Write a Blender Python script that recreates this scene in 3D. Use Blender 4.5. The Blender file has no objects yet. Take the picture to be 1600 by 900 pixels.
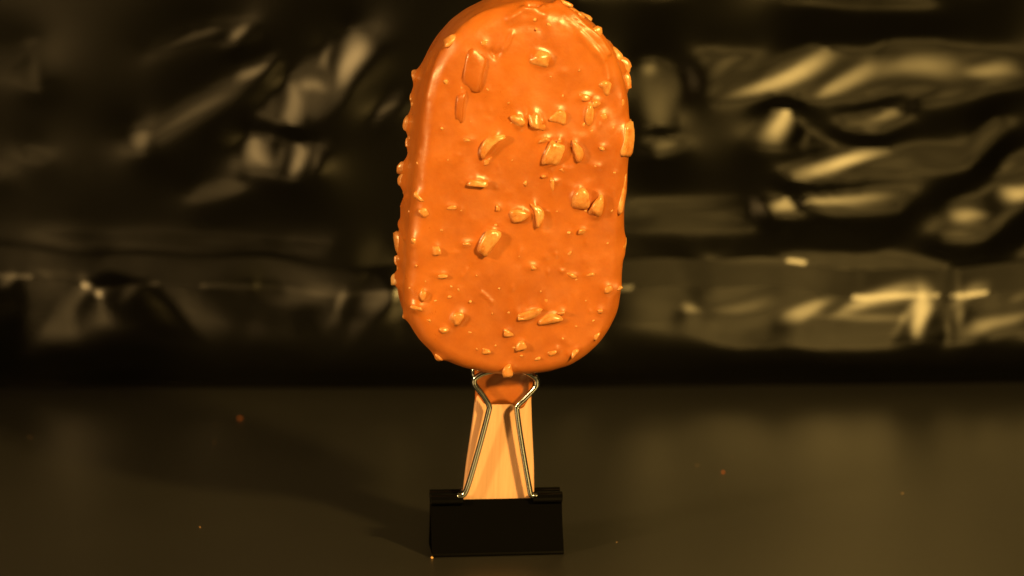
import bpy, bmesh, math, random
import numpy as np
from mathutils import Vector, Matrix
from mathutils.bvhtree import BVHTree

random.seed(7)
rng = np.random.default_rng(7)
R = math.radians
scene = bpy.context.scene
C = scene.collection

# ------------------------------------------------------------------ camera
CAM_LOC = Vector((0.0, -0.600, 0.150))
PITCH = 8.05
LENS = 87.75
cam_d = bpy.data.cameras.new('camera')
cam = bpy.data.objects.new('camera', cam_d)
C.objects.link(cam)
cam.location = CAM_LOC
cam.rotation_euler = (R(90 - PITCH), 0, 0)
cam_d.lens = LENS
cam_d.sensor_width = 36
cam_d.clip_start = 0.01
cam_d.clip_end = 20
cam_d.dof.use_dof = True
cam_d.dof.focus_distance = 0.594
cam_d.dof.aperture_fstop = 13
scene.camera = cam
scene.render.resolution_x, scene.render.resolution_y = 1024, 576

# ------------------------------------------------------------------ world, lamps, exposure
world = bpy.data.worlds.new('World')
scene.world = world
world.use_nodes = True
bg = world.node_tree.nodes['Background']
bg.inputs[0].default_value = (1.0, 0.62, 0.26, 1)
bg.inputs[1].default_value = 0.007

def spot(name, loc, target, power, col, size, blend, radius):
    d = bpy.data.lights.new(name, 'SPOT')
    d.energy = power; d.color = col
    d.spot_size = R(size); d.spot_blend = blend; d.shadow_soft_size = radius
    o = bpy.data.objects.new(name, d); C.objects.link(o)
    o.location = loc
    o.rotation_euler = (Vector(target) - Vector(loc)).to_track_quat('-Z', 'Y').to_euler()
    return o

LAMP_R = Vector((0.29, -0.40, 0.29))
LAMP_L = Vector((-0.42, -0.36, 0.23))
spot('lamp_right', LAMP_R, (0.06, 0.02, 0.06), 19.8, (1.0, 0.61, 0.155), 60, 0.9, 0.026)
spot('lamp_left', LAMP_L, (-0.05, 0.02, 0.06), 12.5, (1.0, 0.60, 0.20), 60, 0.9, 0.026)

vs = scene.view_settings
vs.view_transform = 'Standard'; vs.look = 'None'
vs.exposure = 0.0; vs.gamma = 1.0; vs.use_curve_mapping = False

# ------------------------------------------------------------------ helpers
FPX = LENS / 36 * 1600          # focal length in pixels of the 1600 wide photograph
_cp, _sp = math.cos(R(PITCH)), math.sin(R(PITCH))
FWD = Vector((0, _cp, -_sp)); UP = Vector((0, _sp, _cp)); RT = Vector((1, 0, 0))

def ray(px, py):
    return (FWD + RT * ((px - 800) / FPX) - UP * ((py - 450) / FPX)).normalized()

def hit(px, py, P, N):
    d = ray(px, py); P = Vector(P); N = Vector(N)
    return CAM_LOC + d * ((P - CAM_LOC).dot(N) / d.dot(N))

def new_mat(name):
    m = bpy.data.materials.new(name); m.use_nodes = True
    nt = m.node_tree
    return m, nt, nt.nodes['Principled BSDF']

def N(nt, t, **kw):
    n = nt.nodes.new(t)
    for k, v in kw.items():
        if k in n.inputs: n.inputs[k].default_value = v
        else: setattr(n, k, v)
    return n

def ramp(nt, fac, stops):
    n = nt.nodes.new('ShaderNodeValToRGB')
    els = n.color_ramp.elements
    while len(els) < len(stops): els.new(0.5)
    for e, (p, c) in zip(els, stops):
        e.position = p; e.color = c
    nt.links.new(fac, n.inputs[0])
    return n

def noise(nt, scale, detail=3, rough=0.55, coord='Object', mapping=None):
    tc = nt.nodes.new('ShaderNodeTexCoord')
    n = nt.nodes.new('ShaderNodeTexNoise')
    n.inputs['Scale'].default_value = scale
    n.inputs['Detail'].default_value = detail
    n.inputs['Roughness'].default_value = rough
    if mapping:
        mp = nt.nodes.new('ShaderNodeMapping'); mp.inputs['Scale'].default_value = mapping
        nt.links.new(tc.outputs[coord], mp.inputs[0]); nt.links.new(mp.outputs[0], n.inputs['Vector'])
    else:
        nt.links.new(tc.outputs[coord], n.inputs['Vector'])
    return n

def bump(nt, bsdf, height, strength, dist):
    b = nt.nodes.new('ShaderNodeBump')
    b.inputs['Strength'].default_value = strength
    b.inputs['Distance'].default_value = dist
    nt.links.new(height, b.inputs['Height'])
    nt.links.new(b.outputs[0], bsdf.inputs['Normal'])
    return b

def chocolate(name, lo, hi, rough, spec=0.5, blot=45):
    m, nt, b = new_mat(name)
    n1 = noise(nt, blot, 6, 0.68)
    cr = ramp(nt, n1.outputs['Fac'], [(0.34, lo), (0.66, hi)])
    nt.links.new(cr.outputs[0], b.inputs['Base Color'])
    n2 = noise(nt, 800, 4, 0.65)
    n4 = noise(nt, 200, 3, 0.6)
    mixb = N(nt, 'ShaderNodeMath', operation='MULTIPLY_ADD'); mixb.inputs[1].default_value = 1.0
    nt.links.new(n4.outputs['Fac'], mixb.inputs[0]); nt.links.new(n2.outputs['Fac'], mixb.inputs[2])
    rr = N(nt, 'ShaderNodeMapRange'); rr.inputs['From Min'].default_value = .3; rr.inputs['From Max'].default_value = .7
    rr.inputs['To Min'].default_value = rough - 0.10; rr.inputs['To Max'].default_value = rough + 0.14
    n3 = noise(nt, 110, 5, 0.7)
    nt.links.new(n3.outputs['Fac'], rr.inputs['Value']); nt.links.new(rr.outputs[0], b.inputs['Roughness'])
    bump(nt, b, mixb.outputs[0], 0.16, 0.00025)
    b.inputs['Specular IOR Level'].default_value = spec
    b.inputs['Subsurface Weight'].default_value = 0.2
    b.inputs['Subsurface Radius'].default_value = (1.0, 0.45, 0.15)
    b.inputs['Subsurface Scale'].default_value = 0.001
    return m

M = {}
M['choc'] = chocolate('chocolate_coating', (0.385, 0.098, 0.013, 1), (0.56, 0.166, 0.025, 1), 0.35, 0.7)
M['nut'] = chocolate('coated_almond', (0.53, 0.165, 0.026, 1), (0.82, 0.43, 0.16, 1), 0.30, 0.7, 300)
M['bare'] = chocolate('bare_almond', (0.66, 0.36, 0.14, 1), (0.74, 0.44, 0.20, 1), 0.42)

m, nt, b = new_mat('stick_wood'); M['wood'] = m
n1 = noise(nt, 60, 5, 0.65, mapping=(14, 14, 0.6))
cr = ramp(nt, n1.outputs['Fac'], [(0.3, (0.70, 0.385, 0.22, 1)), (0.7, (0.84, 0.50, 0.31, 1))])
nt.links.new(cr.outputs[0], b.inputs['Base Color'])
b.inputs['Roughness'].default_value = 0.55
bump(nt, b, n1.outputs['Fac'], 0.25, 0.0002)

def dark_gloss(name, rough, ior, dcol, nscale, bstr, bdist):
    """dark dielectric with a Beckmann gloss (no wide tail) over a diffuse base"""
    m, nt, b = new_mat(name)
    nt.nodes.remove(b)
    gl = nt.nodes.new('ShaderNodeBsdfGlossy'); gl.distribution = 'BECKMANN'
    gl.inputs['Color'].default_value = (1, 1, 1, 1); gl.inputs['Roughness'].default_value = rough
    df = nt.nodes.new('ShaderNodeBsdfDiffuse'); df.inputs['Color'].default_value = dcol
    fr = nt.nodes.new('ShaderNodeFresnel'); fr.inputs['IOR'].default_value = ior
    mx = nt.nodes.new('ShaderNodeMixShader')
    n1 = noise(nt, nscale, 4, 0.6)
    bp = nt.nodes.new('ShaderNodeBump'); bp.inputs['Strength'].default_value = bstr; bp.inputs['Distance'].default_value = bdist
    nt.links.new(n1.outputs['Fac'], bp.inputs['Height'])
    nt.links.new(bp.outputs[0], gl.inputs['Normal'])
    nt.links.new(fr.outputs[0], mx.inputs[0]); nt.links.new(df.outputs[0], mx.inputs[1]); nt.links.new(gl.outputs[0], mx.inputs[2])
    nt.links.new(mx.outputs[0], nt.nodes['Material Output'].inputs['Surface'])
    return m
M['clip'] = dark_gloss('black_paint', 0.16, 1.45, (0.0025, 0.0025, 0.0025, 1), 500, 0.05, 0.0001)
M['plastic'] = dark_gloss('black_plastic', 0.35, 1.70, (0.003, 0.003, 0.0026, 1), 260, 0.03, 0.0004)

m, nt, b = new_mat('nickel_wire'); M['wire'] = m
b.inputs['Base Color'].default_value = (0.60, 0.64, 0.68, 1)
b.inputs['Metallic'].default_value = 1.0
n1 = noise(nt, 900, 3, 0.6)
rr = N(nt, 'ShaderNodeMapRange'); rr.inputs['To Min'].default_value = 0.12; rr.inputs['To Max'].default_value = 0.26
nt.links.new(n1.outputs['Fac'], rr.inputs['Value']); nt.links.new(rr.outputs[0], b.inputs['Roughness'])

m, nt, b = new_mat('table_laminate'); M['table'] = m
n1 = noise(nt, 1400, 3, 0.7)
n2 = noise(nt, 12, 4, 0.6)
cr = ramp(nt, n2.outputs['Fac'], [(0.3, (0.0125, 0.0123, 0.0112, 1)), (0.7, (0.017, 0.0166, 0.0146, 1))])
nt.links.new(cr.outputs[0], b.inputs['Base Color'])
b.inputs['Roughness'].default_value = 0.40
b.inputs['Specular IOR Level'].default_value = 1.0
bump(nt, b, n1.outputs['Fac'], 0.10, 0.0002)

def mesh_obj(name, verts, faces, mat, parent=None, smooth=True, sharp=None):
    me = bpy.data.meshes.new(name)
    me.from_pydata([tuple(v) for v in verts], [], [tuple(int(i) for i in f) for f in faces])
    me.update()
    me.polygons.foreach_set('use_smooth', [smooth] * len(me.polygons))
    if sharp: me.set_sharp_from_angle(angle=R(sharp))
    me.materials.append(mat)
    o = bpy.data.objects.new(name, me); C.objects.link(o)
    if parent: o.parent = parent
    return o

def tag(o, label, cat, group=None, kind=None):
    if label: o['label'] = label
    if cat: o['category'] = cat
    if group: o['group'] = group
    if kind: o['kind'] = kind

def grid_faces(nu, nv, close_u=False):
    i = np.arange(nu if close_u else nu - 1)[:, None]; j = np.arange(nv - 1)[None, :]
    i2 = (i + 1) % nu
    a = i * nv + j; b_ = i2 * nv + j; c = i2 * nv + j + 1; d = i * nv + j + 1
    return np.stack([a, b_, c, d], -1).reshape(-1, 4)

def tube(path, r, seg=14, closed=False):
    """round wire along a list of Vectors, parallel-transport frames"""
    P = [Vector(p) for p in path]; n = len(P)
    T = []
    for i in range(n):
        a = P[max(i - 1, 0)]; c = P[min(i + 1, n - 1)]
        T.append((c - a).normalized())
    u = T[0].orthogonal().normalized()
    V, F = [], []
    for i in range(n):
        u = (u - T[i] * u.dot(T[i])).normalized(); w = T[i].cross(u)
        for k in range(seg):
            a = 2 * math.pi * k / seg
            V.append(P[i] + (u * math.cos(a) + w * math.sin(a)) * r)
    for i in range(n - 1):
        for k in range(seg):
            k2 = (k + 1) % seg
            F.append((i * seg + k, i * seg + k2, (i + 1) * seg + k2, (i + 1) * seg + k))
    F.append(tuple(range(seg))[::-1]); F.append(tuple((n - 1) * seg + k for k in range(seg)))
    return V, F

def catmull(P, sub=8):
    P = [Vector(p) for p in P]; out = []
    Q = [P[0] * 2 - P[1]] + P + [P[-1] * 2 - P[-2]]
    for i in range(1, len(Q) - 2):
        p0, p1, p2, p3 = Q[i - 1:i + 3]
        for k in range(sub):
            t = k / sub
            out.append(0.5 * ((2 * p1) + (p2 - p0) * t + (2 * p0 - 5 * p1 + 4 * p2 - p3) * t * t + (3 * p1 - p0 - 3 * p2 + p3) * t ** 3))
    out.append(P[-1])
    return out

def vnoise(p, scale, seed):
    """cheap smooth 3-D noise: a few random sine waves"""
    r = np.random.default_rng(seed)
    out = np.zeros(len(p))
    for k in range(14):
        d = r.normal(size=3); d /= np.linalg.norm(d)
        f = scale * r.uniform(0.6, 1.7)
        out += np.sin(p @ d * f + r.uniform(0, 6.28))
    return out / 14 ** 0.5

# ------------------------------------------------------------------ table
tv, tf = [], []
tx0, tx1, ty0, ty1, tz, tr = -0.75, 0.75, -0.95, 0.55, 0.025, 0.003
prof = [(0.0, -tz), (0.0, -tr)] + [(tr * (1 - math.cos(a)), -tr + tr * math.sin(a)) for a in [R(x) for x in (22, 45, 67, 90)]]
rings = []
for ins, z in prof:
    rings.append([(tx0 + ins, ty0 + ins, z), (tx1 - ins, ty0 + ins, z), (tx1 - ins, ty1 - ins, z), (tx0 + ins, ty1 - ins, z)])
for r_ in rings: tv += r_
for k in range(len(rings) - 1):
    for i in range(4):
        j = (i + 1) % 4
        tf.append((k * 4 + i, k * 4 + j, k * 4 + 4 + j, k * 4 + 4 + i))
tf.append((3, 2, 1, 0)); q = (len(rings) - 1) * 4; tf.append((q, q + 1, q + 2, q + 3))
table = mesh_obj('tabletop', tv, tf, M['table'], smooth=True, sharp=30)
tag(table, 'smooth dark brown tabletop under the binder clip', None, kind='structure')

# ------------------------------------------------------------------ crumpled plastic sheet
# A sheet hung behind the table, bunched into a roll along its foot.  Its folds are found
# by relaxing a height field until the facets that shine in the photograph face the lamps.
DX = 0.00125
xs = np.arange(-0.34, 0.3401, DX); zs = np.arange(0.0005, 0.2205, DX)
nx, nz = len(xs), len(zs)
X, Z = np.meshgrid(xs, zs, indexing='ij')
KC, KL = 28, 35                       # rows of the two creases: crest of the roll, top of its ledge
kz = np.array([0, .005, .012, .019, .025, zs[KC], zs[KL], .08, .14, .225])
ky = np.array([.222, .215, .2092, .2063, .2056, .2066, .2116, .1992, .1788, .150])
prof_fine = np.interp(zs, kz, ky)
sm = np.convolve(np.pad(prof_fine, 4, mode='edge'), np.array([1, 2, 3, 4, 5, 4, 3, 2, 1]) / 25, mode='valid')
prof_fine[:KC - 6] = sm[:KC - 6]
def smooth2(a, n=1):
    for _ in range(n):
        p = np.pad(a, 1, mode='edge')
        a = (p[:-2, 1:-1] + 2 * p[1:-1, 1:-1] + p[2:, 1:-1]) / 4
        p = np.pad(a, 1, mode='edge')
        a = (p[1:-1, :-2] + 2 * p[1:-1, 1:-1] + p[1:-1, 2:]) / 4
    return a
zsh = 0.0016 * np.sin(xs * 31 + .4) + 0.0011 * np.sin(xs * 74 + 2.) + 0.0006 * np.sin(xs * 150 + 1.) - 0.0022 * np.clip(xs / .15, -1, 1)
# the creases wander up and down: the whole grid is bent with them
bend = np.interp(zs, [0, .012, .05, .10, .225], [0, .6, 1, .5, 0])
Z = Z + zsh[:, None] * bend[None, :]
Y0 = np.repeat(prof_fine[None, :], nx, 0)
# the sheet bellies out a little in the middle
gsl = np.interp(xs, [-.34, -.20, -.10, -.02, .03, .34], [0, 0, 0, 0, .06, .06])
gsl = np.convolve(np.pad(gsl, 20, mode='edge'), np.ones(41) / 41, mode='valid')
tent = np.cumsum(gsl) * DX; tent -= tent.min()
upz = np.ones(nz)
Y0 = Y0 + tent[:, None] * upz[None, :]
# creases across the bunched fold
fw = np.interp(Z, [0, .012, .024, .036, .045, .058], [0, .2, 1, 1, .45, 0])
fold = 0
for k in range(6):
    lam = rng.uniform(.022, .060); sh = rng.uniform(-.9, .9); ph = rng.uniform(0, 6.28)
    env = np.clip(.4 + np.sin(X * rng.uniform(15, 60) + rng.uniform(0, 6)), 0, 1.2)
    fold = fold + env * (1 - 2 * np.abs(np.sin((X + sh * (Z - .03)) * math.pi / lam + ph)) ** .9) * lam * .026
Y0 = Y0 + smooth2(fold, 3) * fw * np.interp(X, [-.05, .05], [.75, .35])
# pixel (of the photograph) each point of the sheet is seen at
rel = np.stack([X - CAM_LOC.x, Y0 - CAM_LOC.y, Z - CAM_LOC.z], -1)
dep = rel @ np.array(FWD)
PX = 800 + FPX * (rel @ np.array(RT)) / dep
PY = 450 - FPX * (rel @ np.array(UP)) / dep
T = np.zeros_like(X)
rs = np.random.default_rng(3)
def streak(cx, cy, L, W, ang, b):
    """a shining crease: tapered, slightly bent, soft towards one side"""
    global T
    a = R(ang); dx = PX - cx; dy = -(PY - cy)
    u = (dx * math.cos(a) + dy * math.sin(a)) / (L / 2); v = (-dx * math.sin(a) + dy * math.cos(a)) / (W * .84 / 2)
    v = v + rs.uniform(-.5, .5) * (u * u - .3) + .25 * np.sin(u * 3.1 + rs.uniform(0, 6))
    wd = np.clip(1.25 - .55 * u * rs.choice([-1, 1]), .35, 2)
    v = v / wd
    v = np.where(v > 0, v * rs.uniform(.75, 1.1), v * rs.uniform(.9, 1.5))
    T = np.maximum(T, b * np.exp(-(np.abs(u) ** 2.6 + np.abs(v) ** 1.9) * 0.85))
STREAKS = [
 # right half
 (1225,125,200,28,22,.80),(1225,190,95,28,48,.9),(1330,130,160,30,22,.65),(1440,110,160,45,8,.6),(1545,115,110,30,0,.65),
 (1385,185,70,16,5,.7),(1350,200,100,40,0,.40),(1320,258,170,24,12,.95),(1310,315,180,20,4,.75),(1220,325,55,28,0,.7),
 (1080,322,220,14,0,.32),(1515,340,70,22,0,.8),(1590,305,60,28,25,.9),(1540,225,120,20,50,.42),(1580,265,60,20,35,.42),
 (1030,160,70,140,0,.42),(1015,110,35,30,0,.55),(1040,230,55,24,10,.5),(1140,105,90,30,30,.40),(1500,370,75,18,0,.5),
 (1400,10,420,14,-3,.28),(1290,412,640,20,-2,.30),(1110,355,320,18,0,.25),(1470,250,60,120,80,.25),
 # right fold crest
 (1077,485,20,32,60,.75),(1160,483,130,28,10,.48),(1265,488,85,26,20,.8),(1370,470,150,26,20,.85),(1437,490,92,34,82,1.),
 (1340,499,200,14,0,.6),(1512,465,75,22,30,.65),(1497,490,50,14,95,.6),(1560,506,130,24,18,.65),(1590,470,50,16,30,.5),
 (1330,528,560,44,3,.24),(1020,480,110,60,0,.25),
 # left half
 (470,165,200,120,10,.17),(220,220,42,36,30,.34),(300,180,180,24,28,.25),(395,115,75,22,30,.38),(372,55,55,22,50,.36),
 (290,65,150,14,18,.26),(548,100,100,40,72,.48),(455,165,90,34,100,.42),(405,240,84,38,-58,.42),
 (465,250,76,28,80,.46),(490,140,60,28,-20,.38),(55,120,70,18,-80,.24),(55,247,42,18,0,.24),
 (350,300,170,20,8,.18),(600,175,60,16,35,.26),(35,85,90,20,35,.18),
 # left fold
 (280,378,580,18,-3,.20),(10,440,34,14,35,.42),(127,438,16,14,40,.46),(70,432,90,8,0,.28),(205,450,64,18,50,.26),
 (530,472,50,10,75,.5),(480,465,160,40,0,.26),(590,470,70,40,0,.30),(380,455,200,14,-8,.2),(120,480,200,40,20,.12),
]
for (cx, cy, L, W, ang, b) in STREAKS:
    if cx < 620 and cy < 330: b *= 1.2
    streak(cx, cy, L, W, ang, b)
    if cy < 345 and L > 60 and W < 60:                # finer creases beside the large one
        for q in (-1, 1):
            o = W * rs.uniform(.75, 1.2) * q; a = R(ang)
            streak(cx - o * math.sin(a) * 1 + rs.uniform(-.3, .3) * L * math.cos(a), cy - o * math.cos(a) - rs.uniform(-.3, .3) * L * math.sin(a) * .3,
                   L * rs.uniform(.5, .9), W * rs.uniform(.3, .45), ang + rs.uniform(-9, 9), b * rs.uniform(.45, .75))
# outside the picture the same kind of creases go on
# weaker crumpling everywhere, running the same way as the large creases
def crumple(fu, fv, th, n):
    o = 0
    for k in range(n):
        t = th + rs.uniform(-.35, .35)
        o = o + np.sin((X * math.cos(t) + Z * math.sin(t)) * fu * rs.uniform(.5, 1.5) + (-X * math.sin(t) + Z * math.cos(t)) * fv * rs.uniform(.5, 1.5) + rs.uniform(0, 6.28))
    return o / math.sqrt(n)
ridge = np.clip(1 - np.abs(crumple(30, 170, .4, 5)) * .9, 0, 1) ** 1.5 * np.clip(.5 + .6 * crumple(22, 40, .5, 4), 0, 1)
lvl = np.interp(X, [-.2, -.03, .04, .2], [.10, .12, .24, .26])
T = np.maximum(T, lvl * ridge * (Z > .045))
T = np.maximum(T, np.where(Z > .045, np.clip(.02 + .04 * crumple(25, 50, .4, 4), .0, .2) * lvl / .26, 0))
for k in range(110):
    cx = rs.uniform(-500, 2100); cy = rs.uniform(-420, 520)
    if -40 < cx < 1640 and cy > -30: continue
    streak(cx, cy, rs.uniform(60, 200), rs.uniform(14, 34), rs.uniform(-20, 60), rs.uniform(.25, .85) * (1 if cx > 800 else .5))
# behind the ice cream
streak(800, 120, 120, 30, 25, .35); streak(780, 260, 130, 22, 15, .4); streak(860, 470, 150, 30, 5, .4)
T[:, KC:KL] = np.maximum(T[:, KC:KL], np.interp(xs, [-.1, .1], [.13, .2])[:, None])
Tl = np.maximum(T, 0.02) ** 2.2

def half_slopes(L):
    P = np.stack([X, Y0, Z], -1)
    v = np.array(CAM_LOC) - P; v /= np.linalg.norm(v, axis=-1, keepdims=True)
    l = np.array(L) - P; l /= np.linalg.norm(l, axis=-1, keepdims=True)
    h = v + l
    return h[..., 0] / -h[..., 1], h[..., 2] / -h[..., 1]
SLP = [half_slopes(LAMP_R), half_slopes(LAMP_L)]
AL = 0.45
wr = np.clip((X + .03) / .03, 0, 1); WTS = (wr, AL * (1 - wr))      # each half of the sheet answers to the lamp on its side
ZX = np.gradient(Z, DX, axis=0)
def Dx(a): o = np.zeros_like(a); o[:-1] = (a[1:] - a[:-1]) / DX; return o
def Dz(a): o = np.zeros_like(a); o[:, :-1] = (a[:, 1:] - a[:, :-1]) / DX; return o
Y0z = Dz(Y0); Y0z[:, -1] = Y0z[:, -2]
Y0x = Dx(Y0) - Y0z * ZX
def DT(gx, gz):
    o = np.zeros_like(gx); o[:-1] -= gx[:-1]; o[1:] += gx[:-1]; o[:, :-1] -= gz[:, :-1]; o[:, 1:] += gz[:, :-1]; return o
def lap(a):
    p = np.pad(a, 1, mode='edge'); return (p[:-2, 1:-1] + p[2:, 1:-1] + p[1:-1, :-2] + p[1:-1, 2:] - 4 * a)
kg = np.exp(-np.linspace(-2, 2, 61) ** 2); kg /= kg.sum()
def runz(a):
    p = np.pad(a, ((0, 0), (30, 30)), mode='edge'); return sum(kk * p[:, i:i + a.shape[1]] for i, kk in enumerate(kg))
hang = (Z > Z[:, KL:KL + 1])
tt = np.clip(T, 0, 1) ** .6
dz = np.where(hang, tt * (np.where(X > 0, SLP[0][1], SLP[1][1]) - Y0z), 0)
wn = (1 - tt) * hang
dz = dz - .5 * wn * runz(dz) / (runz(wn) + .05)
hgt = np.cumsum(dz, 1) * DX; hgt -= runz(hgt) * .8 * hang
hgt = smooth2(hgt, 3) + smooth2(rs.normal(size=X.shape), 8) * .0004
mA = np.zeros_like(hgt); vA = 0.0
ITER = 520; EPS = .004
for it in range(ITER):
    f = it / ITER; sig = .135 * (1 - f) + .095 * f
    sx_, sz_ = Y0x + Dx(hgt), Y0z + Dz(hgt)
    I = 0; gx = 0; gz = 0; lob = []
    for S, A, sg in zip(SLP, WTS, (sig, sig)):
        ax, az = sx_ - S[0], sz_ - S[1]
        e = A * np.exp(-(ax * ax + az * az) / (2 * sg * sg)); I = I + e; lob.append((e, ax, az, sg))
    w = (np.sqrt(I + EPS) - np.sqrt(Tl + EPS)) * .5 / np.sqrt(I + EPS)
    for e, ax, az, sg in lob: gx = gx - w * e * ax / sg ** 2; gz = gz - w * e * az / sg ** 2
    gx = gx + .02 * (sx_ - Y0x) - .075 * lap(sx_ - Y0x); gz = gz + .02 * (sz_ - Y0z) - .075 * lap(sz_ - Y0z)
    g = DT(gx, gz); g = smooth2(g, 5) * .5 + smooth2(g, 1) * .5
    mA = .9 * mA + .1 * g; vA = .97 * vA + .03 * (g * g).mean()
    hgt = hgt - DX * .035 * (1 - .9 * f) * (mA / (1 - .9 ** (it + 1))) / math.sqrt(vA / (1 - .97 ** (it + 1)))
foot = np.clip((Z - 0.001) / 0.010, 0, 1)            # the foot stays on the table
hgt = hgt * foot
Ys = Y0 + hgt
V = np.stack([X, Ys, Z], -1).reshape(-1, 3)
sheet = mesh_obj('plastic_sheet', V, grid_faces(nx, nz), M['plastic'], sharp=24)
tag(sheet, 'crumpled black plastic sheet hanging behind, its foot bunched on the table', 'plastic sheet')

# ------------------------------------------------------------------ binder clip
YAW = R(9.5)
clip = bpy.data.objects.new('binder_clip', None); C.objects.link(clip)
CYAW = R(5.5)
clip.location = (-0.0040, -0.0004, 0); clip.rotation_euler = (0, 0, CYAW)
tag(clip, 'black binder clip with silver wire handles gripping the wooden stick', 'binder clip')
CM = Matrix.Translation(clip.location) @ Matrix.Rotation(CYAW, 4, 'Z'); CMi = CM.inverted()

TH = 0.00055
def half_section(roll):
    """centre line of the front half, from the middle of the spine to the lip (y forward = negative), metres"""
    pts = [(0.0, TH / 2), (-0.0056, TH / 2)]
    cx_, cz_, r = -0.0056, TH / 2 + 0.0008, 0.0008
    for a in range(-80, 15, 16):
        pts.append((cx_ - r * math.cos(R(a)) , cz_ + r * math.sin(R(a))))
    # gently sprung face leaning in to the lip
    y0, z0 = pts[-1]; y1, z1 = -0.00155, 0.0133
    for k in range(1, 9):
        t = k / 8
        pts.append((y0 + (y1 - y0) * t + 0.0006 * math.sin(math.pi * t), z0 + (z1 - z0) * t))
    if roll:
        rc = 0.00105; c = (-0.00155 - rc, 0.0133 + 0.0002)
        for a in range(10, 300, 18):
            pts.append((c[0] + rc * math.cos(R(a)), c[1] + rc * math.sin(R(a)) + 0.0002))
    return pts
def sheet_extrude(pts, x0, x1, th):
    P = np.array(pts); Tn = np.gradient(P, axis=0); Tn /= np.linalg.norm(Tn, axis=1, keepdims=True)
    Nn = np.stack([-Tn[:, 1], Tn[:, 0]], 1)
    A = P + Nn * th / 2; B = P - Nn * th / 2
    loop = np.concatenate([A, B[::-1]]); n = len(loop); m_ = len(P)
    V = [(x0, y, z) for y, z in loop] + [(x1, y, z) for y, z in loop]
    F = [(i, (i + 1) % n, n + (i + 1) % n, n + i) for i in range(n)]
    for s, fl in ((0, 1), (n, 0)):
        for i in range(m_ - 1):
            q = (s + i, s + i + 1, s + n - 2 - i, s + n - 1 - i)
            F.append(q if fl else q[::-1])
    return V, F
CV, CF = [], []
def addm(V, F):
    o = len(CV); CV.extend(V); CF.extend([tuple(i + o for i in f) for f in F])
for sgn in (1, -1):
    for (x0, x1, roll) in ((-0.0161, -0.0083, True), (-0.0083, 0.0089, False), (0.0089, 0.0161, True)):
        pts = [(y * sgn, z) for y, z in half_section(roll)]
        addm(*sheet_extrude(pts, x0, x1, TH))
body = mesh_obj('clip_body', CV, CF, M['clip'], clip, smooth=True, sharp=40)
bm = bmesh.new(); bm.from_mesh(body.data)
bmesh.ops.recalc_face_normals(bm, faces=bm.faces); bm.to_mesh(body.data); bm.free()

def handle(front):
    # plane of the front handle in world space
    s = 1 if front else -1
    tilt = R(7.0)
    Pn = CM @ Vector((0, -0.0030, 0.013)); Nn = CM.to_3x3() @ Vector((0, -math.cos(tilt), -math.sin(tilt)))
    px = [(715,775),(724,773),(732,757),(748,702),(763,645),(764,634),(757,621),(744,604),(741,597),(744,590),(760,582),(790,578),(820,581),
          (836,590),(839,598),(836,606),(820,623),(809,634),(808,645),(816,700),(826,757),(830,773),(839,775)]
    P = [CMi @ hit(x, y, Pn, Nn) for x, y in px]
    # the crown of the loop curls a little outward
    if not front:
        P = [Vector((p.x + 0.0009, -p.y, p.z)) for p in P]
    path = catmull(P, 8)
    V, F = tube(path, 0.00070, 16)
    return mesh_obj('wire_handle', V, F, M['wire'], clip)
handle(True); handle(False)

# ------------------------------------------------------------------ ice cream bar
bar = bpy.data.objects.new('ice_cream_bar', None); C.objects.link(bar)
BASE = Vector((-0.0040, 0.00115, 0.0016))
ROLL, LEAN = R(2.1), R(5.0)
BM_ = Matrix.Translation(BASE) @ Matrix.Rotation(YAW, 4, 'Z') @ Matrix.Rotation(ROLL, 4, 'Y') @ Matrix.Rotation(LEAN, 4, 'X')
bar.matrix_world = BM_; BMi = BM_.inverted()
tag(bar, 'chocolate ice cream bar with almond pieces standing on its wooden stick', 'ice cream')

# outline (local x, z in mm, z from stick end)
Z_BOT, Z_LO, Z_HI, Z_TOP = 44.4, 67.0, 106.0, 134.5
W_LO, W_LR, W_HI = 27.0, 25.3, 25.2
CX = 0.5
def outline(th):
    """th: angle array -> points on the outline"""
    c, s = np.cos(th), np.sin(th)
    n = np.where(s < 0, 2.2, 2.05)
    r = (np.abs(c) ** n + np.abs(s) ** n) ** (-1 / n)
    x = r * c; z = r * s
    return x, z
NA = 560
# sample: right side up the straight, top cap, left side, bottom cap
ta = np.linspace(0, math.pi, 190, endpoint=False)
xt, zt = outline(ta); top = np.stack([xt * W_HI, Z_HI + zt * (Z_TOP - Z_HI)], 1)
xb, zb = outline(ta + math.pi); bot = np.stack([np.where(xb > 0, xb * W_LR, xb * W_LO), Z_LO + zb * (Z_LO - Z_BOT)], 1)
tl = np.linspace(0, 1, 90, endpoint=False)[:, None]
left = top[-1:] * 0 + np.array([[-W_HI, Z_HI]]) * (1 - tl) + np.array([[-W_LO, Z_LO]]) * tl
right = np.array([[W_LR, Z_LO]]) * (1 - tl) + np.array([[W_HI, Z_HI]]) * tl
O = np.concatenate([top, left, bot, right]); NA = len(O)
for _ in range(30): O = (np.roll(O, 1, 0) + 2 * O + np.roll(O, -1, 0)) / 4
cz = 86.0
tan = np.roll(O, -1, 0) - np.roll(O, 1, 0); tan /= np.linalg.norm(tan, axis=1, keepdims=True)
ON = np.stack([tan[:, 1], -tan[:, 0]], 1)          # outward normals
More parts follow.
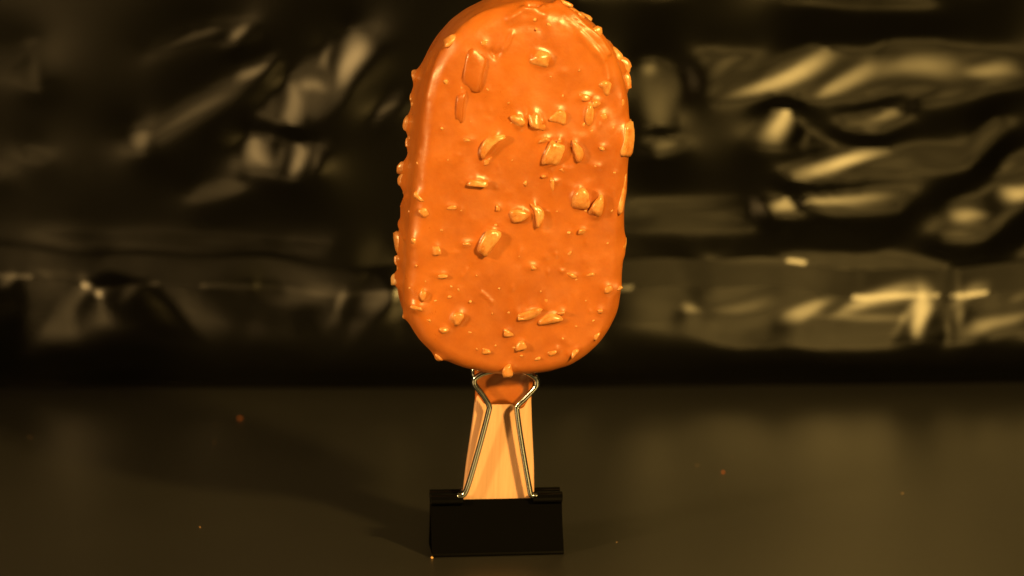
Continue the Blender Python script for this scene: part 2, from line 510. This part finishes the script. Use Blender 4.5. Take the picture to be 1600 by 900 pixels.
# profile through the thickness: (inset from outline, y) ; face rings then shrink to the centre
HT, FR = 10.8, 4.6
ringsP = []
fill_in, fill_y = 3.8, 3.8
side = [(0.9, 0.0)]
prof = []
for a in np.linspace(90, 0, 12):                    # front fillet
    prof.append((fill_in * (1 - math.cos(R(a))) + 0.0, -(HT - fill_y) - fill_y * math.sin(R(a))))
prof = [(fill_in - fill_in * math.cos(R(a)), -(HT - fill_y) - fill_y * math.sin(R(a))) for a in np.linspace(90, 0, 13)]
for y in np.linspace(-(HT - fill_y), HT - fill_y, 13)[1:-1]:
    prof.append((-0.35 * math.cos(y / (HT - fill_y) * math.pi / 2), y))
prof += [(fill_in - fill_in * math.cos(R(a)), (HT - fill_y) + fill_y * math.sin(R(a))) for a in np.linspace(0, 90, 13)]
def face_ring(s, y):
    inner = O - ON * fill_in
    return np.stack([inner[:, 0] * s, np.full(NA, y), cz + (inner[:, 1] - cz) * s], 1)
rings = []
for s in np.linspace(0.012, 1, 80, endpoint=False): rings.append(face_ring(s, -HT - 0.25 * (1 - s * s)))
for ins, y in prof:
    p = O - ON * ins
    rings.append(np.stack([p[:, 0], np.full(NA, y), p[:, 1]], 1))
for s in np.linspace(1, 0.012, 40)[1:]: rings.append(face_ring(s, HT + 0.25 * (1 - s * s)))
G = np.stack(rings, 0); nr = len(G)
G[..., 0] += CX
Vb = G.reshape(-1, 3) / 1000.0
i = np.arange(nr - 1)[:, None]; j = np.arange(NA)[None, :]; j2 = (j + 1) % NA
Fb = np.stack([i * NA + j, (i + 1) * NA + j, (i + 1) * NA + j2, i * NA + j2], -1).reshape(-1, 4)
caps = [tuple(range(NA)), tuple((nr - 1) * NA + k for k in range(NA))[::-1]]
FbL = [tuple(int(v) for v in f) for f in Fb] + caps

def vnormals(G3):
    du = np.roll(G3, -1, 1) - np.roll(G3, 1, 1)
    dv = np.gradient(G3, axis=0)
    n = np.cross(du, dv); n /= (np.linalg.norm(n, axis=-1, keepdims=True) + 1e-12)
    return n
Gm = Vb.reshape(nr, NA, 3)
NB = vnormals(Gm).reshape(-1, 3)
if NB[40 * NA + 10][1] > 0: NB = -NB; FLIP = True
else: FLIP = False

# soft unevenness of the dipped coating
disp = 0.00022 * vnoise(Vb, 160, 1) + 0.00010 * vnoise(Vb, 420, 2) + 0.00004 * vnoise(Vb, 1100, 5)
V1 = Vb + NB * disp[:, None]
bvh = BVHTree.FromPolygons([Vector(v) for v in V1], FbL[:-2])
o_l = BMi @ CAM_LOC
def surf(px, py):
    """bar-local point and normal seen at a photo pixel (or the nearest silhouette point)"""
    d = (BMi.to_3x3() @ ray(px, py)).normalized()
    loc, nor, idx, dist = bvh.ray_cast(o_l, d)
    if loc is None:
        t = (Vector((0, 0, 0.09)) - o_l).dot(d)
        loc, nor, idx, dist = bvh.find_nearest(o_l + d * t)
        nn = Vector(NB[FbL[idx][0]]) if idx is not None else nor
        return loc, nn
    return loc, Vector(NB[FbL[idx][0]])
MM = 1 / 6.55 / 1000.0
RTl = (BMi.to_3x3() @ RT); UPl = (BMi.to_3x3() @ UP)

# (px, py, length px, width px, angle, height mm, kind)
NUTS = [
 (706,62,26,15,25,1.3,'k'),(740,112,66,32,82,0.75,'f'),(719,165,50,15,86,0.8,'f'),(757,66,12,9,0,.7,'k'),
 (845,92,34,25,-20,2.0,'k'),(945,133,22,20,60,1.0,'k'),(914,152,20,12,0,1.2,'k'),(932,160,15,14,0,1.0,'k'),(919,178,36,15,88,1.4,'k'),
 (943,181,12,12,0,.7,'k'),(874,181,24,20,75,1.2,'k'),(838,188,34,22,-70,1.5,'k'),(810,189,24,17,-60,1.4,'k'),
 (851,218,18,9,10,1.3,'k'),(862,242,42,27,68,1.9,'b'),(901,235,34,15,110,1.5,'k'),(940,231,11,8,0,.8,'k'),(872,221,10,7,60,1.9,'k'),
 (904,310,36,27,100,2.2,'k'),(933,323,40,22,78,2.1,'k'),(811,337,32,20,5,2.0,'k'),(838,336,42,14,-78,1.8,'c'),
 (863,290,24,10,90,.6,'k'),(910,361,13,10,0,.8,'k'),(764,227,44,15,52,2.0,'c'),(760,254,13,8,20,.6,'k'),(730,219,18,7,5,.6,'k'),
 (746,285,30,12,-4,1.4,'b'),(706,323,18,8,-5,.6,'k'),(778,325,10,8,80,.9,'k'),(762,377,46,22,64,2.1,'b'),(730,381,15,10,15,.8,'k'),
 (680,390,18,13,80,.9,'k'),(652,305,14,10,90,1.1,'k'),(663,332,20,14,120,.6,'k'),(647,378,15,12,60,1.0,'k'),
 (627,404,16,13,0,1.3,'k'),(619,419,32,9,80,1.0,'k'),(690,430,14,10,0,.8,'k'),(660,461,17,14,60,1.1,'k'),(650,479,18,12,-10,1.3,'k'),
 (713,497,28,19,62,1.8,'k'),(696,516,16,11,25,1.0,'k'),(793,519,15,11,0,.9,'k'),(761,549,14,8,0,.6,'k'),
 (824,492,32,17,18,1.5,'k'),(861,497,40,17,5,1.7,'k'),(812,537,16,14,10,1.1,'k'),(865,549,18,9,15,.7,'k'),(949,452,15,14,50,1.2,'k'),
 (894,431,16,8,0,.8,'k'),(833,417,11,9,0,.8,'k'),(852,470,18,9,85,.5,'k'),(922,429,16,9,10,.5,'k'),(937,486,9,9,0,.8,'k'),(877,489,9,7,40,1.4,'k'),
 (814,495,12,10,0,1.1,'k'),(795,577,20,13,-80,1.3,'k'),
 # along the silhouette
 (648,117,20,14,75,1.5,'k'),(627,192,26,16,70,1.9,'k'),(617,260,20,18,80,2.6,'k'),(617,280,26,16,80,2.3,'k'),(613,380,40,18,85,1.7,'k'),
 (612,406,16,12,80,1.9,'k'),(608,437,22,15,75,2.6,'n'),(632,494,9,9,0,1.4,'k'),(687,557,18,10,-40,1.5,'k'),
 (960,80,40,22,-52,2.0,'k'),(974,100,36,18,-35,3.2,'k'),(977,126,32,18,85,2.2,'k'),(979,218,54,26,90,1.6,'b'),(977,385,34,14,95,1.4,'k'),
 (970,452,12,9,40,1.3,'k'),(931,524,18,8,50,.8,'k'),(975,300,60,14,90,.6,'k'),(898,548,14,8,30,.8,'k'),(972,160,22,12,88,.7,'k'),
 (900,22,30,12,-38,1.2,'k'),(930,52,26,12,-48,1.2,'k'),(884,8,24,10,-30,1.2,'k'),(640,150,16,10,80,.9,'k'),(634,222,14,9,80,.9,'k'),
]
TINY = [(697,129,8),(721,138,6),(762,140,7),(703,70,5),(773,322,5),(774,351,7),(652,255,6),(705,448,6),(716,452,6),(703,463,7),(794,489,7),
        (803,543,7),(888,363,8),(878,265,7),(820,285,6),(850,276,8),(925,205,8),(912,195,8),(890,396,8),(800,192,5),(806,183,5),(822,178,6),
        (866,228,5),(895,212,6),(880,425,5),(900,437,5),(845,455,5),(915,330,6),(927,501,7),(840,560,8),(815,556,6),(775,540,5),(735,470,5),
        (680,470,6),(670,500,7),(665,440,5),(690,360,6),(660,280,5),(700,250,5),(690,200,6),(735,190,5),(800,250,5),(795,160,5),(765,170,5),
        (860,120,5),(880,150,6),(905,110,5),(640,215,6),(632,235,5),(645,160,7),(660,100,5),(640,330,6),(625,300,6),(650,415,6),(640,450,6),
        (835,30,6),(812,20,7),(838,45,5),(858,38,6),(843,25,7),(797,22,6),(955,330,5),(960,270,6),(950,380,6),(958,200,6),(930,260,5),(870,330,5),
        (720,330,6),(745,430,5),(780,450,5),(810,400,5),(770,490,5),(735,520,6),(745,545,6),(880,530,6),(900,510,5),(915,470,5)]

def ico(sub):
    bm = bmesh.new(); bmesh.ops.create_icosphere(bm, subdivisions=sub, radius=1)
    v = np.array([x.co[:] for x in bm.verts]); f = [tuple(w.index for w in x.verts) for x in bm.faces]
    bm.free(); return v, f
ICO = {2: ico(2), 3: ico(3)}
def nut_shape(l, w, h, kind, sub, seed):
    """rounded random chunk: l, w, h full sizes in metres; x along, y across, z out"""
    r = np.random.default_rng(seed)
    v, f = ICO[sub]
    pl, pw = [], []
    for ax in range(3):
        for s in (1, -1):
            n = np.zeros(3); n[ax] = s; n += r.normal(scale=.20 if kind not in 'bf' else .09, size=3); n /= np.linalg.norm(n)
            pl.append(n); pw.append(r.uniform(.85, 1.05))
    for k in range(5 if kind in 'kn' else 2):
        n = r.normal(size=3); n /= np.linalg.norm(n); pl.append(n); pw.append(r.uniform(.8, 1.0))
    p = 11 if kind in 'bf' else 7
    dd = np.maximum(v @ np.array(pl).T, 0) / np.array(pw)
    rad = (dd ** p).sum(1) ** (-1 / p)
    q = v * rad[:, None]
    q *= (1 + 0.07 * vnoise(v, 3.2, seed + 9)[:, None] + 0.035 * vnoise(v, 8, seed + 19)[:, None])
    if kind in 'kn':                                   # one end thinner than the other
        tp = 1 - 0.28 * r.uniform(0, 1) * q[:, :1]; q[:, 1:2] *= tp
    if kind == 'c':
        q[:, 1] *= (1 - 0.35 * q[:, 0] ** 2)
    q = q * np.array([l, w, h]) / 2
    if kind == 'c': q[:, 1] += -0.20 * l * ((q[:, 0] / (l / 2)) ** 2 - .4)
    return q, f

def frame(loc, nor, ang):
    a = R(ang)
    t = (RTl * math.cos(a) + UPl * math.sin(a)); t = (t - nor * t.dot(nor))
    if t.length < 0.15: t = UPl - nor * UPl.dot(nor)
    t.normalize(); bi = nor.cross(t)
    m = Matrix((t, bi, nor)).transposed().to_4x4(); m.translation = loc
    return m

collar = np.zeros(len(V1))
nut_objs = []
def add_nut(loc, nor, l, w, ang, h, kind, k, tiny=False, sunk=False):
    global collar
    F_ = frame(loc, nor, ang)
    t, bi = np.array(F_.col[0][:3]), np.array(F_.col[1][:3])
    rel = V1 - np.array(loc)
    near = (np.abs(rel) < 0.010).all(1) & (NB @ np.array(nor) > 0.1)
    r_ = rel[near]
    u = r_ @ t / (l / 2); v = r_ @ bi / (w / 2); rr = np.sqrt(u * u + v * v)
    dmm = np.maximum(rr - .75, 0) * (l * w) ** .5 / 2 * 1000
    c = (0.62 * h * np.exp(-(dmm / 1.1) ** 1.3) if sunk else 0.40 * h * np.exp(-(dmm / 0.7) ** 1.3)) / 1000
    collar[near] = np.maximum(collar[near], c)
    hh = max(h / 1000 * 1.15, 0.0002) + 0.0012
    V, F = nut_shape(l, w, hh, kind, 2 if tiny else 3, 100 + k)
    off = h / 1000 - hh / 2
    F2 = F_.copy(); F2.translation = Vector(loc) + Vector(nor) * off
    return V, F, F2
for k, (px, py, L, W, ang, h, kind) in enumerate(NUTS):
    h *= 0.88
    loc, nor = surf(px, py)
    V, F, F2 = add_nut(loc, nor, L * MM, W * MM, ang, h, kind, k, sunk=(px < 652 or px > 957))
    o = mesh_obj('almond_piece', V, F, M['bare'] if kind == 'n' else M['choc'] if kind == 'f' else M['nut'], bar)
    if kind == 'n': o['label'] = 'pale bare almond piece at the lower left edge'
    o.matrix_local = F2
# pieces on the sides turned away and the back
rb = np.random.default_rng(11)
for k in range(34):
    while True:
        idx = rb.integers(0, len(V1))
        if NB[idx][1] > 0.3 or (NB[idx][1] > -0.1 and NB[idx][0] > .6): break
    V, F, F2 = add_nut(Vector(V1[idx]), Vector(NB[idx]), rb.uniform(2, 6) / 1000, rb.uniform(1.5, 3.5) / 1000, rb.uniform(0, 180), rb.uniform(.7, 1.8), 'k', 300 + k)
    o = mesh_obj('almond_piece', V, F, M['nut'], bar); o.matrix_local = F2
# specks, too small to pick apart
TV, TF = [], []
for k, (px, py, s) in enumerate(TINY):
    loc, nor = surf(px, py)
    V, F, F2 = add_nut(loc, nor, s * 1.15 * MM, s * .85 * MM, rb.uniform(0, 180), s * .055, 'k', 500 + k, True)
    o_ = len(TV); mm = np.array(F2)
    TV.extend(V @ mm[:3, :3].T + mm[:3, 3]); TF.extend([tuple(i + o_ for i in f) for f in F])
sp = mesh_obj('almond_crumbs', TV, TF, M['nut'], bar); sp['kind'] = 'stuff'

# dents, creases and ridges pulled up while the coating set
def line(pts, width, height):
    global collar
    P = np.array([surf(x, y)[0][:] for x, y in pts])
    best = np.full(len(V1), 1e9)
    for a, b in zip(P[:-1], P[1:]):
        ab = b - a; t = np.clip(((V1 - a) @ ab) / (ab @ ab + 1e-12), 0, 1)
        best = np.minimum(best, np.linalg.norm(V1 - a - t[:, None] * ab, axis=1))
    collar = collar + height / 1000 * np.exp(-(best * 1000 / width) ** 2)
line([(637,306),(630,325),(628,345),(633,372)], .7, .9)
line([(868,6),(893,24),(915,44),(938,66),(950,84)], .6, 1.1)
line([(880,22),(903,44),(926,66),(944,92)], .5, .4)
line([(858,8),(880,10),(900,24)], .5, .5)
line([(905,52),(928,78),(946,100),(950,122)], .8, .45)
line([(688,82),(676,115),(668,150)], .9, .25)
line([(672,95),(664,125),(662,140)], .6, .3)
line([(768,80),(774,88),(782,82)], .6, -.7)
line([(783,84),(795,66),(800,52)], .5, .35)
line([(766,78),(757,70)], .5, .3)
line([(795,30),(815,16),(833,17),(850,22)], .8, .5)
line([(800,44),(825,38),(845,46)], .9, -.25)
line([(752,457),(760,463),(769,473)], .35, .35)
line([(829,6),(839,6)], .9, -2.8)
line([(818,14),(834,14),(848,10)], .6, .7)
line([(738,30),(760,18),(785,14)], .9, .25)
# crumbs buried under the coating show only as soft swellings
rsw = np.random.default_rng(17)
for k in range(150):
    i_ = rsw.integers(0, len(V1)) if k % 2 else rsw.integers(20 * NA, 82 * NA)
    rad = rsw.uniform(.5, 1.3) / 1000; hgt_ = rsw.uniform(.05, .24) / 1000
    dlt = V1 - V1[i_]; st = rsw.normal(size=3) * .25 + 1
    collar = collar + hgt_ * np.exp(-((dlt * st) ** 2).sum(1) / rad ** 2)
V2 = V1 + NB * collar[:, None]
fl = [f[::-1] for f in FbL] if FLIP else FbL
coat = mesh_obj('chocolate_coating', V2, fl, M['choc'], bar)
bm = bmesh.new(); bm.from_mesh(coat.data); bmesh.ops.recalc_face_normals(bm, faces=bm.faces); bm.to_mesh(coat.data); bm.free()

# stick: flared foot, narrower neck, rounded edges
zs_ = np.concatenate([np.linspace(0.0, 0.004, 6), np.linspace(0.006, 0.062, 30)])
def stick_half(z):
    z = z * 1000
    w = np.interp(z, [0, 2, 4, 12, 20, 30, 40, 62], [6.5, 8.3, 8.9, 9.0, 8.5, 7.5, 6.7, 6.3])
    return w / 1000
ths = 0.0011
SV, SF = [], []; seg = 28
for z in zs_:
    w = stick_half(z)
    for k in range(seg):
        a = 2 * math.pi * k / seg; c, s = math.cos(a), math.sin(a)
        e = 0.35
        x = (w - ths) * (1 if c > 0 else -1) * min(1, abs(c) * 1.25) + ths * 0.9 * c * abs(c) ** .2
        y = ths * (1 if s > 0 else -1) * abs(s) ** e
        SV.append((x, y, z + 0.0004 * math.sin(x * 900)))
for i_ in range(len(zs_) - 1):
    for k in range(seg):
        k2 = (k + 1) % seg
        SF.append((i_ * seg + k, i_ * seg + k2, (i_ + 1) * seg + k2, (i_ + 1) * seg + k))
SF.append(tuple(range(seg))[::-1]); SF.append(tuple((len(zs_) - 1) * seg + k for k in range(seg)))
stick = mesh_obj('stick', SV, SF, M['wood'], bar, sharp=60)
# chocolate that ran down on to the stick
KV, KF = [], []; nseg = 96; nrow = 16
for r_ in range(nrow):
    t = r_ / (nrow - 1)
    for k in range(nseg):
        a = 2 * math.pi * k / nseg; c, s = math.cos(a), math.sin(a)
        zb_ = 0.0352 + 0.0009 * math.sin(a * 3 + .6) + 0.0005 * math.sin(a * 7) + 0.0022 * (abs(c) ** 3)
        z = zb_ + (0.0465 - zb_) * t
        thick = 0.00004 + 0.0005 * min(1, (t / .6)) + 0.0008 * t ** 2
        w = stick_half(z) + thick * .8
        y = (ths + thick) * (1 if s > 0 else -1) * abs(s) ** .45
        KV.append((w * (1 if c > 0 else -1) * abs(c) ** .75, y, z))
for r_ in range(nrow - 1):
    for k in range(nseg):
        k2 = (k + 1) % nseg
        KF.append((r_ * nseg + k, r_ * nseg + k2, (r_ + 1) * nseg + k2, (r_ + 1) * nseg + k))
KF.append(tuple(range(nseg))[::-1]); KF.append(tuple((nrow - 1) * nseg + k for k in range(nseg)))
mesh_obj('chocolate_drip', KV, KF, M['choc'], stick)

# ------------------------------------------------------------------ crumbs on the table
def crumb(px, py, s, mat, label, seed):
    p = hit(px, py, (0, 0, 0.0), (0, 0, 1))
    V, F = nut_shape(s * 1.3, s, s * .8, 'k', 2, seed)
    V = V - np.array([0, 0, V[:, 2].min()])
    o = mesh_obj('crumb', V, F, M[mat], None)
    o.location = (p.x, p.y, 0.0)
    o.rotation_euler = (0, 0, seed)
    tag(o, label, 'crumb', 'crumbs on the table')
crumb(641, 585, 0.0022, 'choc', 'orange crumb at the foot of the plastic sheet, left of the wire handle', 901)
crumb(375, 655, 0.0010, 'choc', 'tiny dark orange crumb on the far left of the table', 902)
crumb(1130, 739, 0.0007, 'choc', 'tiny crumb on the table right of the binder clip', 903)
crumb(675, 873, 0.0006, 'bare', 'pale speck in place of a glint at the lower left corner of the binder clip', 904)  # glint on the clip corner, put in as a pale speck

# dust specks scattered on the table
rd = np.random.default_rng(21)
DV, DF = [], []
for k in range(28):
    s_ = rd.uniform(.00008, .00022)
    V, F = ICO[2]
    c_ = np.array([rd.uniform(-.25, .25), rd.uniform(-.10, .18), s_ * .4])
    o_ = len(DV); DV.extend(V * np.array([s_, s_ * .7, s_ * .45]) + c_); DF.extend([tuple(i + o_ for i in f) for f in F])
dust = mesh_obj('dust', DV, DF, M['bare'])
tag(dust, 'fine pale dust specks on the dark tabletop', 'dust', kind='stuff')
